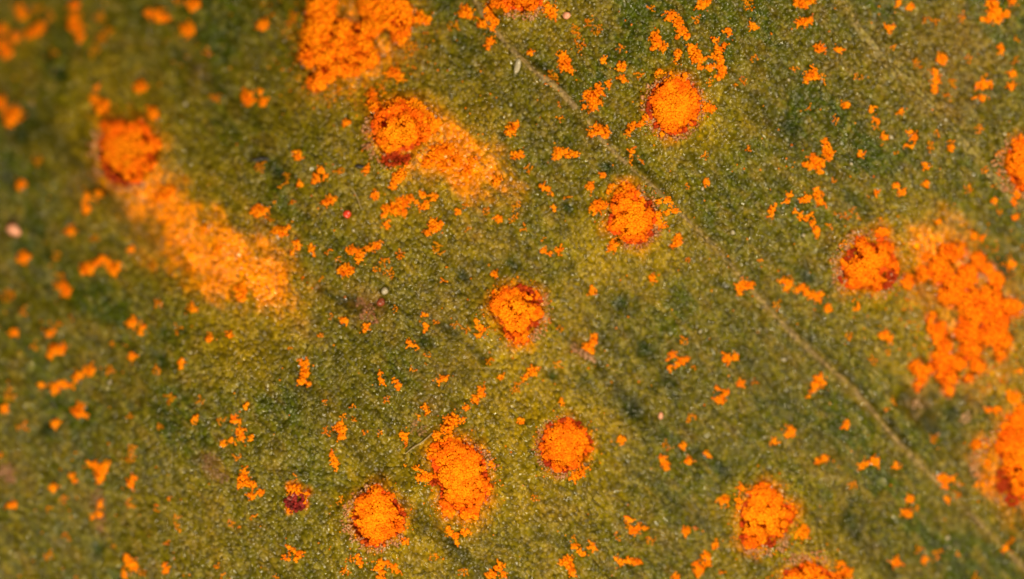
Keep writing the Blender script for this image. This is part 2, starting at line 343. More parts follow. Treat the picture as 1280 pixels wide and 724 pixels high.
def material(name, colour=None, attr=None, rough=0.5, spec=0.5, noise=0.0, nscale=30.0, bump=0.0, bscale=60.0, sss=0.0, transl=0.0, sheen=0.0, ior=1.45, coat=0.0):
    m = bpy.data.materials.new(name); m.use_nodes = True; nt = m.node_tree; b = nt.nodes['Principled BSDF']
    b.inputs['Roughness'].default_value = rough; b.inputs['Specular IOR Level'].default_value = spec; b.inputs['IOR'].default_value = ior
    if coat: b.inputs['Coat Weight'].default_value = coat; b.inputs['Coat Roughness'].default_value = 0.22
    tc = nt.nodes.new('ShaderNodeTexCoord')
    if attr:
        a = nt.nodes.new('ShaderNodeAttribute'); a.attribute_name = attr; src = a.outputs['Color']
    else:
        r = nt.nodes.new('ShaderNodeRGB'); r.outputs[0].default_value = (*colour, 1); src = r.outputs[0]
    if noise:
        n = nt.nodes.new('ShaderNodeTexNoise'); n.inputs['Scale'].default_value = nscale; n.inputs['Detail'].default_value = 3
        nt.links.new(tc.outputs['Object'], n.inputs['Vector'])
        mr = nt.nodes.new('ShaderNodeMapRange'); mr.inputs['From Min'].default_value = 0.3; mr.inputs['From Max'].default_value = 0.7
        mr.inputs['To Min'].default_value = 1-noise; mr.inputs['To Max'].default_value = 1+noise
        nt.links.new(n.outputs['Fac'], mr.inputs['Value'])
        mx = nt.nodes.new('ShaderNodeVectorMath'); mx.operation = 'SCALE'
        nt.links.new(src, mx.inputs[0]); nt.links.new(mr.outputs['Result'], mx.inputs['Scale']); src = mx.outputs[0]
    nt.links.new(src, b.inputs['Base Color'])
    if bump:
        n = nt.nodes.new('ShaderNodeTexNoise'); n.inputs['Scale'].default_value = bscale; n.inputs['Detail'].default_value = 2
        nt.links.new(tc.outputs['Object'], n.inputs['Vector'])
        bp = nt.nodes.new('ShaderNodeBump'); bp.inputs['Strength'].default_value = bump; bp.inputs['Distance'].default_value = 0.012
        nt.links.new(n.outputs['Fac'], bp.inputs['Height']); nt.links.new(bp.outputs['Normal'], b.inputs['Normal'])
    if transl:
        t = nt.nodes.new('ShaderNodeBsdfTranslucent'); nt.links.new(src, t.inputs['Color'])
        mxs = nt.nodes.new('ShaderNodeMixShader'); mxs.inputs[0].default_value = transl
        nt.links.new(b.outputs[0], mxs.inputs[1]); nt.links.new(t.outputs[0], mxs.inputs[2])
        nt.links.new(mxs.outputs[0], nt.nodes['Material Output'].inputs['Surface'])
    return m
def skin(name, rough, spec, cell_bump):
    m = material(name, attr='tissue', rough=rough, spec=spec, noise=0.16, nscale=22)
    nt = m.node_tree; b = nt.nodes['Principled BSDF']; L = nt.links.new
    tc = nt.nodes.new('ShaderNodeTexCoord')
    wn = nt.nodes.new('ShaderNodeTexNoise'); wn.inputs['Scale'].default_value = 2.2; wn.inputs['Detail'].default_value = 2; L(tc.outputs['Object'], wn.inputs['Vector'])
    wa = nt.nodes.new('ShaderNodeVectorMath'); wa.operation = 'MULTIPLY_ADD'; L(wn.outputs['Color'], wa.inputs[0]); wa.inputs[1].default_value = (.12,.12,0); L(tc.outputs['Object'], wa.inputs[2])
    mp = nt.nodes.new('ShaderNodeMapping'); mp.inputs['Rotation'].default_value = (0, 0, math.radians(48)); L(wa.outputs[0], mp.inputs['Vector'])
    sc = nt.nodes.new('ShaderNodeVectorMath'); sc.operation = 'MULTIPLY'; sc.inputs[1].default_value = (21.5, 27.5, 1); L(mp.outputs[0], sc.inputs[0])
    vo = nt.nodes.new('ShaderNodeTexVoronoi'); vo.voronoi_dimensions = '2D'; vo.inputs['Scale'].default_value = 1.0; L(sc.outputs[0], vo.inputs['Vector'])
    sq = nt.nodes.new('ShaderNodeMath'); sq.operation = 'POWER'; sq.inputs[1].default_value = 2.0; L(vo.outputs['Distance'], sq.inputs[0])
    sp = nt.nodes.new('ShaderNodeSeparateColor'); L(vo.outputs['Color'], sp.inputs[0])
    hr = nt.nodes.new('ShaderNodeMapRange'); hr.inputs['To Min'].default_value = -0.5; hr.inputs['To Max'].default_value = -1.6; L(sp.outputs[0], hr.inputs['Value'])
    hm = nt.nodes.new('ShaderNodeMath'); hm.operation = 'MULTIPLY'; L(sq.outputs[0], hm.inputs[0]); L(hr.outputs['Result'], hm.inputs[1])
    bp = nt.nodes.new('ShaderNodeBump'); bp.inputs['Strength'].default_value = cell_bump; bp.inputs['Distance'].default_value = 0.019
    L(hm.outputs[0], bp.inputs['Height'])
    fn = nt.nodes.new('ShaderNodeTexNoise'); fn.inputs['Scale'].default_value = 45; fn.inputs['Detail'].default_value = 2; L(tc.outputs['Object'], fn.inputs['Vector'])
    b2 = nt.nodes.new('ShaderNodeBump'); b2.inputs['Strength'].default_value = 0.25; b2.inputs['Distance'].default_value = 0.012
    L(fn.outputs['Fac'], b2.inputs['Height']); L(bp.outputs['Normal'], b2.inputs['Normal']); L(b2.outputs['Normal'], b.inputs['Normal'])
    # each cell its own tint: some paler and browner, some deep green
    src = b.inputs['Base Color'].links[0].from_socket
    tr = nt.nodes.new('ShaderNodeMapRange'); tr.inputs['To Min'].default_value = 0.55; tr.inputs['To Max'].default_value = 1.5; L(sp.outputs[1], tr.inputs['Value'])
    tm = nt.nodes.new('ShaderNodeVectorMath'); tm.operation = 'SCALE'; L(src, tm.inputs[0]); L(tr.outputs['Result'], tm.inputs['Scale'])
    L(tm.outputs[0], b.inputs['Base Color'])
    rr_ = nt.nodes.new('ShaderNodeMapRange'); rr_.inputs['To Min'].default_value = rough-0.05; rr_.inputs['To Max'].default_value = rough+0.20; L(sp.outputs[2], rr_.inputs['Value']); L(rr_.outputs['Result'], b.inputs['Roughness'])
    return m
M_leaf = skin('leaf_tissue', 0.17, 0.24, 1.0)
M_spore = material('rust_spores', attr='tissue', rough=0.7, spec=0.08, transl=0.30)
M_crust = material('red_crust', attr='tissue', rough=0.5, spec=0.12, transl=0.15)
M_rim = material('pale_torn_skin', attr='tissue', rough=0.4, spec=0.3, transl=0.5)
M_vein = skin('vein_tissue', 0.32, 0.2, 0.7)
M_grain = material('clear_grain', colour=(0.50, 0.44, 0.30), rough=0.2, spec=0.6, noise=0.15, nscale=40, transl=0.3)
M_bead = material('red_bead', colour=(0.62, 0.045, 0.018), rough=0.25, spec=0.6, noise=0.2, nscale=40)
M_brownbead = material('brown_bead', colour=(0.22, 0.045, 0.018), rough=0.35, spec=0.5, noise=0.25, nscale=40)
M_pink = material('pink_granule', colour=(0.80, 0.36, 0.22), rough=0.35, spec=0.5, noise=0.2, nscale=30, transl=0.2)
M_black = material('dark_fibre', colour=(0.012, 0.010, 0.012), rough=0.4, spec=0.5, noise=0.3, nscale=50)
M_pale = material('pale_fibre', colour=(0.42, 0.32, 0.16), rough=0.35, spec=0.5, noise=0.2, nscale=50, transl=0.3)

# ------------------------------------------------------------------ leaf
ny, nx = GX.shape
V = np.stack([(GX.ravel()-640)*U, (362-GY.ravel())*U, Z.ravel()*U], 1)
idx = np.arange(ny*nx).reshape(ny, nx)
F = np.stack([idx[:-1,:-1].ravel(), idx[1:,:-1].ravel(), idx[1:,1:].ravel(), idx[:-1,1:].ravel()], 1)
TCf = TC.reshape(-1, 3)
# thickness: a skirt down to a flat underside
ring = np.concatenate([idx[0,:], idx[1:,-1], idx[-1,-2::-1], idx[-2:0:-1,0]])
base = len(V); low = V[ring].copy(); low[:,2] = V[:,2].min()-0.25
V = np.concatenate([V, low]); TCf = np.concatenate([TCf, np.tile((0.12,0.14,0.02), (len(ring),1))])
rn = len(ring); k = np.arange(rn); k2 = (k+1) % rn
F = np.concatenate([F, np.stack([ring[k], ring[k2], base+k2, base+k], 1)])
leaf = mesh_np('leaf', V, F, 4, M_leaf, cols=TCf)
tag(leaf, "olive green leaf surface with pebbly skin and parallel diagonal veins", "leaf")
uf = mesh_np('underside', V[base:], np.arange(rn)[None, ::-1], rn, M_leaf, leaf, smooth=False, cols=TCf[base:])

def resample(pts, step):
    pts = np.array(pts, float)
    # Catmull-Rom through the points
    P = np.vstack([2*pts[0]-pts[1], pts, 2*pts[-1]-pts[-2]]); out = []
    for i in range(1, len(P)-2):
        n = max(2, int(np.linalg.norm(P[i+1]-P[i])/step))
        for t in np.arange(n)/n:
            out.append(0.5*((2*P[i]) + (-P[i-1]+P[i+1])*t + (2*P[i-1]-5*P[i]+4*P[i+1]-P[i+2])*t*t + (-P[i-1]+3*P[i]-3*P[i+1]+P[i+2])*t**3))
    out.append(P[-2]); return np.array(out)
def vein_strip(pts, half, lift, colr, seed):
    c = resample(wp(pts), 2.2); t = np.gradient(c, axis=0); t /= np.linalg.norm(t, axis=1)[:, None]; n = np.stack([-t[:,1], t[:,0]], 1)
    q = np.linspace(-1, 1, 9); s = np.arange(len(c))
    hw = half*(1+0.35*vnoise(s/14, s*0.0+3, seed))
    xx = c[:,0:1]+n[:,0:1]*hw[:,None]*q; yy = c[:,1:2]+n[:,1:2]*hw[:,None]*q
    zz = zleaf(xx, yy)
    zz = 0.35*zz + 0.65*zz.mean(1, keepdims=True)
    zz += lift*(1-1.9*q**2)[None] + 1.1*fbm(xx/5, yy/5, seed, 2) + 0.7*vnoise(s/3, s*0.0, seed+2)[:,None] + 0.9*vnoise(s/11, s*0.0+8, seed+6)[:,None]
    v = np.stack([(xx.ravel()-640)*U, (362-yy.ravel())*U, zz.ravel()*U], 1)
    id2 = np.arange(xx.size).reshape(xx.shape)
    f = np.stack([id2[:-1,:-1].ravel(), id2[:-1,1:].ravel(), id2[1:,1:].ravel(), id2[1:,:-1].ravel()], 1)
    nn = fbm(xx/8, yy/8, seed+20, 3).ravel()
    cc = mixc(np.zeros((xx.size,3))+np.array(colr), (0.13,0.105,0.016), sm(0.0, 0.5, nn)*0.7)
    cc = mixc(cc, (0.27,0.19,0.09), sm(0.15, 0.6, -nn)*0.6)
    return mesh_np('vein', v, f, 4, M_vein, leaf, cols=cc)
tag(vein_strip(VEIN, 3.3, 1.0, (0.185,0.125,0.042), 201), "pale brown raised vein running straight past the ragged pustule")
tag(vein_strip(VEIN2, 5.0, -0.2, (0.16,0.125,0.03), 211), "broad olive brown vein")

# ------------------------------------------------------------------ spores: thousands of little rough balls, one mesh per heap
def ico():
    p = (1+5**0.5)/2
    v = np.array([(-1,p,0),(1,p,0),(-1,-p,0),(1,-p,0),(0,-1,p),(0,1,p),(0,-1,-p),(0,1,-p),(p,0,-1),(p,0,1),(-p,0,-1),(-p,0,1)], float)
    v /= np.linalg.norm(v[0])
    f = np.array([(0,11,5),(0,5,1),(0,1,7),(0,7,10),(0,10,11),(1,5,9),(5,11,4),(11,10,2),(10,7,6),(7,1,8),(3,9,4),(3,4,2),(3,2,6),(3,6,8),(3,8,9),(4,9,5),(2,4,11),(6,2,10),(8,6,7),(9,8,1)])
    return v, f
IV, IF = ico()
def ico2():
    v = [tuple(a) for a in IV]; f = []; cache = {}
    def mid(a, b):
        k_ = (min(a,b), max(a,b))
        if k_ not in cache:
            m_ = (np.array(v[a])+np.array(v[b])); m_ /= np.linalg.norm(m_); v.append(tuple(m_)); cache[k_] = len(v)-1
        return cache[k_]
    for a, b, c in IF:
        ab, bc, ca = mid(a,b), mid(b,c), mid(c,a); f += [(a,ab,ca),(b,bc,ab),(c,ca,bc),(ab,bc,ca)]
    return np.array(v), np.array(f)
IV2, IF2 = ico2()
def rotmats(n):
    q = rng.normal(size=(n,4)); q /= np.linalg.norm(q, axis=1)[:,None]; w,x,y,z = q.T
    return np.stack([1-2*(y*y+z*z), 2*(x*y-z*w), 2*(x*z+y*w), 2*(x*y+z*w), 1-2*(x*x+z*z), 2*(y*z-x*w), 2*(x*z-y*w), 2*(y*z+x*w), 1-2*(x*x+y*y)], 1).reshape(n,3,3)
def balls(name, x, y, z, r, cols, mat, parent=None, flat=1.0, fine=False):
    """x, y, z, r in leaf pixels; parent sits at its own location (mesh is built relative to it)."""
    iv, jf = (IV2, IF2) if fine else (IV, IF)
    n = len(x); k_ = len(iv)
    sc = np.stack([0.85+0.3*rng.random(n), 0.85+0.3*rng.random(n), 1.0+0.35*rng.random(n)], 1)
    pts = iv[None]*sc[:,None,:]*(1+0.10*rng.normal(size=(n,k_,1)))
    pts = np.einsum('nij,nkj->nki', rotmats(n), pts)*np.asarray(r)[:,None,None]
    pts[:,:,2] *= flat
    wc = np.stack([(x-640)*U, (362-y)*U, z*U], 1)
    v = wc[:,None,:]+pts*U
    org = np.array(parent.location) if parent else np.array((wc[:,0].mean(), wc[:,1].mean(), wc[:,2].min()))
    v = v.reshape(-1,3)-org
    f = (jf[None]+(np.arange(n)*k_)[:,None,None]).reshape(-1,3)
    o = mesh_np(name, v, f, 3, mat, parent, cols=np.repeat(cols, k_, 0))
    if not parent: o.location = org
    return o

def spore_cols(n, x, y, red=0.0, radial_tint=None):
    c = np.zeros((n,3))+np.array((0.97, 0.300, 0.002))
    t = rng.random(n)
    c = mixc(c, (0.98, 0.36, 0.004), sm(0.55, 1.0, t)*0.8)
    c = mixc(c, (0.80, 0.125, 0.002), sm(0.35, 0.0, t)*0.7)
    k_ = fbm(x/11, y/11, 301, 2)
    if radial_tint is not None:                        # yellower towards the middle of the mass, redder towards its edge
        c = mixc(c, (1.0, 0.40, 0.004), np.clip(radial_tint, 0, 1)*0.75*(0.4+0.6*rng.random(n)))
        c = mixc(c, (0.86, 0.105, 0.002), np.clip(-radial_tint, 0, 1)*0.9)
    c = mixc(c, (0.85, 0.13, 0.002), np.clip(sm(0.05, 0.6, k_)*0.45+red, 0, 1))
    return c
def wdiscs(discs):
    a = np.array(discs); x, y = W(a[:,0], a[:,1]); return np.stack([x, y, a[:,2]], 1)
def cover(x, y, D):                              # how deep inside the union of discs (pixels), negative outside
    best = np.full(x.shape, -99.0); acc = np.zeros(x.shape)
    k_ = min(4.0, 0.22*float(np.mean(D[:,2])))   # soft union, so that discs flow into one another
    for (a, b, r) in D: acc += np.exp(np.clip((r-np.hypot(x-a, y-b))/k_, -60, 60))
    return k_*np.log(acc+1e-30) - 0.35*k_
def lattice(D, s, pad=4):
    x0, x1 = (D[:,0]-D[:,2]).min()-pad, (D[:,0]+D[:,2]).max()+pad; y0, y1 = (D[:,1]-D[:,2]).min()-pad, (D[:,1]+D[:,2]).max()+pad
    X, Y = np.meshgrid(np.arange(x0, x1, s), np.arange(y0, y1, s*0.87)); X = X + (np.arange(X.shape[0]) % 2)[:,None]*s*0.5
    X = X.ravel()+rng.uniform(-.42,.42,X.size)*s; Y = Y.ravel()+rng.uniform(-.42,.42,Y.size)*s
    return X, Y
def bridge(x, y, z, reach=3.6):                 # keep a clump in one piece: spores fill the way between stray bits
    for _ in range(12):
        n = len(x); d = np.hypot(x[:,None]-x, y[:,None]-y); lab = np.full(n, -1); cur = 0
        adj = d < reach
        for i in range(n):
            if lab[i] >= 0: continue
            front = np.zeros(n, bool); front[i] = True; seen = front.copy()
            while front.any():
                nxt = adj[front].any(0) & ~seen; seen |= nxt; front = nxt
            lab[seen] = cur; cur += 1
        if cur == 1: break
        a = lab == 0; dd = np.where(a[:,None] & ~a[None], d, 1e9); i, j = np.unravel_index(dd.argmin(), dd.shape)
        m = max(1, int(d[i,j]/2.4)); t = np.arange(1, m+1)/(m+1)
        x = np.concatenate([x, x[i]+(x[j]-x[i])*t]); y = np.concatenate([y, y[i]+(y[j]-y[i])*t]); z = np.concatenate([z, np.full(m, 0.5)])
    return x, y, z
def clump_points(discs, faint=False, step=2.7, seed=0):
    D = wdiscs(discs); X, Y = lattice(D, 2.3 if faint else step)
    f = cover(X, Y, D); rm = D[:,2].mean()
    edge = f + min(2.0, 0.34*rm)*fbm(X/4.5, Y/4.5, 401+seed, 2)*1.5
    if faint:
        ok = (edge > 0) & (rng.random(X.size) < 0.55)
    else:
        ok = edge > 0.1
    stray = (~ok) & (edge > -3.2) & (rng.random(X.size) < 0.16)
    base = ok | stray
    xs, ys = [X[base]], [Y[base]]; zs = [np.zeros(base.sum())+0.6]
    if not faint:
        for L in (1, 2, 3):
            X2, Y2 = lattice(D, step*1.08); e2 = cover(X2, Y2, D)+min(2.0,0.34*rm)*fbm(X2/4.5, Y2/4.5, 401+seed, 2)*1.5
            k_ = (e2 > 1.6*L) & (rng.random(X2.size) < (0.85, 0.6, 0.4)[L-1])
            xs.append(X2[k_]); ys.append(Y2[k_]); zs.append(np.zeros(k_.sum())+0.6+2.1*L)
    x = np.concatenate(xs); y = np.concatenate(ys); z = np.concatenate(zs)
    if len(x) < 3:
        n = 5; x = D[0,0]+rng.normal(size=n)*1.6; y = D[0,1]+rng.normal(size=n)*1.6; z = np.zeros(n)+0.6
    x, y, z = bridge(x, y, z)
    r = np.where(z < 1.0, 2.15 if not faint else 1.25, 1.6)*rng.uniform(.8, 1.2, len(x))
    r = np.where(cover(x, y, D) < 0.3, np.minimum(r, 1.25*rng.uniform(.7, 1.2, len(x))), r)
    return x, y, z+zleaf(x, y), r

# ------------------------------------------------------------------ pustules
def ring_fibres(d, parent):
    cx, cy = d['wc']; R = d['R']; vs_, fs_, cs_ = [], [], []
    for a0, a1 in d['rim']:
        n = int((a1-a0)*R*0.020)+4
        for a in rng.uniform(a0, a1, n):
            t = math.radians(a); rr = R*rng.uniform(0.95, 1.22); L = rng.uniform(2.5, 7.5); w = rng.uniform(1.2, 2.6)
            x, y = cx+rr*math.cos(t), cy-rr*math.sin(t); z0 = float(zleaf(x, y))-0.6
            aim = t+rng.normal()*0.55; inw = -1 if rng.random() < 0.45 else 1
            dx, dy = math.cos(aim)*inw, -math.sin(aim)*inw
            px, py = -dy, dx; up = rng.uniform(0.2, 1.8)
            b_ = [(x+px*w, y+py*w, z0), (x-px*w, y-py*w, z0), (x+dx*w*1.2, y+dy*w*1.2, z0+1.0),
                  (x+dx*L*.6+px*w*.7, y+dy*L*.6+py*w*.7, z0+up*.8), (x+dx*L*.6-px*w*.7, y+dy*L*.6-py*w*.7, z0+up*.8), (x+dx*L*.5, y+dy*L*.5, z0+up+1.2), (x+dx*L, y+dy*L, z0+up*1.1)]
            o_ = len(vs_); vs_ += b_
            fs_ += [(o_,o_+3,o_+5),(o_,o_+5,o_+2),(o_+1,o_+2,o_+5),(o_+1,o_+5,o_+4),(o_+3,o_+6,o_+5),(o_+4,o_+5,o_+6),(o_,o_+1,o_+4),(o_,o_+4,o_+3),(o_+3,o_+4,o_+6),(o_,o_+2,o_+1)]
            pale = rng.random(); cs_ += [np.array((0.66,0.25,0.06))*(1-pale)+np.array((0.78,0.52,0.30))*pale]*7
    if not vs_: return None
    v = np.array(vs_); v = np.stack([(v[:,0]-640)*U, (362-v[:,1])*U, v[:,2]*U], 1)-np.array(parent.location)
    return mesh_np('torn_rim', v, np.array(fs_), 3, M_rim, parent, cols=np.array(cs_))

G_P = "rust pustules breaking through the leaf"
for key, d in PUST.items():
    cx, cy = d['wc']; R = d['R']
    root = empty('rust_pustule', cx, cy); tag(root, d['label'], 'pustule', G_P)
    # red cup wall: granules lining the crater
    n = int(R*R*0.62); a = rng.uniform(0, 2*math.pi, n); q = R*np.sqrt(rng.uniform(0.0 if key != 'D1' else 0, 1.12, n))
    x = cx+q*np.cos(a); y = cy+q*np.sin(a)
    cc = np.zeros((n,3))+np.array((0.66,0.075,0.002)); cc = mixc(cc, (0.36,0.032,0.003), sm(-.2,.6,fbm(x/9, y/9, 505, 2))*0.9); cc = mixc(cc, (0.85,0.17,0.004), sm(.5,1,rng.random(n)))
    if key == 'D1': cc = mixc(np.zeros((n,3))+np.array((0.30,0.022,0.018)), (0.10,0.010,0.008), rng.random(n)); cc = mixc(cc, (0.45,0.16,0.12), sm(.82,1,rng.random(n)))
    D0 = wdiscs(d['d']); gap = cover(x, y, wdiscs(d['g'])) if 'g' in d else np.full(n, -9.0)
    cc = mixc(cc, (0.26, 0.020, 0.003), sm(-2, 3, gap)*0.85)
    keep = ((cover(x, y, D0)+2.5*fbm(x/10, y/10, 506, 2) > -2.0) & (q < R*1.12)) | ((gap > 0) & (q < R*1.15)) | (key == 'D1'); x, y, q, cc = x[keep], y[keep], q[keep], cc[keep]; n = len(x)
    z = zleaf(x, y)+rng.uniform(0.2, 1.2, n) + (5*np.clip(1-(q/R)**2, 0, 1)*rng.random(n) if key == 'D1' else 0)
    balls('cup', x, y, z, rng.uniform(1.6, 3.0, n), cc, M_crust, root)['kind'] = 'stuff'
    # the heap of spores
    D = wdiscs(d['d'])
    if key == 'D1':
        x, y, z, rr = clump_points(d['d'], seed=9); z = z+1.5
    else:
        xs, ys, zs = [], [], []
        for L in (0, 1):
            x, y = lattice(D, 2.5 if L == 0 else 2.9); f = cover(x, y, D)
            f = f+7.5*fbm(x/9, y/9, 501, 3)+0.8
            r_ = np.hypot(x-cx, y-cy); gp = cover(x, y, wdiscs(d['g']))+3.0*fbm(x/6, y/6, 507, 2)
            f = np.minimum(f, -gp*1.2+1.0+8*(rng.random(x.size) < 0.10))
            ok = (f > (0.2 if L == 0 else 1.5)) & (rng.random(x.size) < (0.97 if L == 0 else 0.55))
            x, y, f, r_ = x[ok], y[ok], f[ok], r_[ok]
            lump = 2.4*fbm(x/8, y/8, 511+int(cx), 2)+1.8*fbm(x/18, y/18, 521, 2)
            dome = (0.7*d['H']+4.5)*np.sqrt(np.clip(1-(r_/(1.12*R))**2, 0, 1))
            if key == 'P9': dome = dome - 6.5*np.exp(-(r_/(0.42*R))**2)
            side = np.clip(f/5.0, 0, 1)
            # height over the leaf's cup floor: never below the leaf itself
            zz = zleaf(x, y)+0.8+np.maximum(0, (dome+lump)*side*np.where(r_ < 1.12*R, 1, 0.5)) + L*1.7
            xs.append(x); ys.append(y); zs.append(zz)
        x, y, z = np.concatenate(xs), np.concatenate(ys), np.concatenate(zs)
        rr = np.concatenate([np.full(len(xs[0]), 2.3), np.full(len(xs[1]), 1.65)])*rng.uniform(.8, 1.25, len(x))
    red = {'P6':0.6,'P7':0.45,'P14':0.6,'P9':0.25,'P5':0.25,'P1':0.3}.get(key, 0.0)
    radial_tint = None
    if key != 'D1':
        e_ = np.hypot(x-cx, y-cy)/R + 0.35*fbm(x/10, y/10, 515, 2); radial_tint = 1.25-e_*1.85
        radial_tint = np.where((radial_tint < 0) & (e_ > 1.15), 0.1, radial_tint)
    balls('spore_mass', x, y, z, rr, spore_cols(len(x), x, y, red*0.7, radial_tint), M_spore, root)['kind'] = 'stuff'
    ro = ring_fibres(d, root)
    if ro: ro['kind'] = 'stuff'

for key, d in HEAPS.items():
    cx, cy = d['wc']; D = wdiscs(d['d'])
    root = empty('spore_heap', cx, cy); tag(root, d['label'], 'spore heap', "big heaps of spores on the leaf")
    x, y = lattice(D, 4.2); f = cover(x, y, D)+3*fbm(x/8, y/8, 531, 2); ok = (f > 0.5) & (rng.random(x.size) < .9); x, y = x[ok], y[ok]; n = len(x)
    cc = mixc(np.zeros((n,3))+np.array((0.85,0.145,0.003)), (0.50,0.050,0.004), rng.random(n))
    balls('crust', x, y, zleaf(x,y)+rng.uniform(0.2,1.6,n), rng.uniform(1.8,3.2,n), cc, M_crust, root)['kind'] = 'stuff'
    xs, ys, zs = [], [], []
    for L in (0, 1):
        x, y = lattice(D, 2.5 if L == 0 else 2.9); f = cover(x, y, D)+4.5*fbm(x/8, y/8, 541, 2)+2.0
        gp = cover(x, y, wdiscs(d['g']))+3.0*fbm(x/6, y/6, 507, 2); f = np.minimum(f, -gp*1.2+1.0+8*(rng.random(x.size) < 0.10))
        crease = np.abs(fbm(x/17, y/17, 551, 3)); keep = crease > 0.012
        ok = (f > (0.2 if L == 0 else 2)) & keep & (rng.random(x.size) < (0.95 if L == 0 else 0.5)); x, y, f, crease = x[ok], y[ok], f[ok], crease[ok]
        h = np.clip(f/6, 0, 1)*(4.0+3.0*sm(0.02,0.25,crease)+3.5*fbm(x/12, y/12, 561, 2))
        xs.append(x); ys.append(y); zs.append(zleaf(x,y)+0.8+np.maximum(h,0)+L*1.7)
    x, y, z = np.concatenate(xs), np.concatenate(ys), np.concatenate(zs)
    balls('spore_mass', x, y, z, np.concatenate([np.full(len(xs[0]), 2.3), np.full(len(xs[1]), 1.65)])*rng.uniform(.8,1.25,len(x)), spore_cols(len(x), x, y, 0.30 if key == 'H2' else 0.10), M_spore, root)['kind'] = 'stuff'

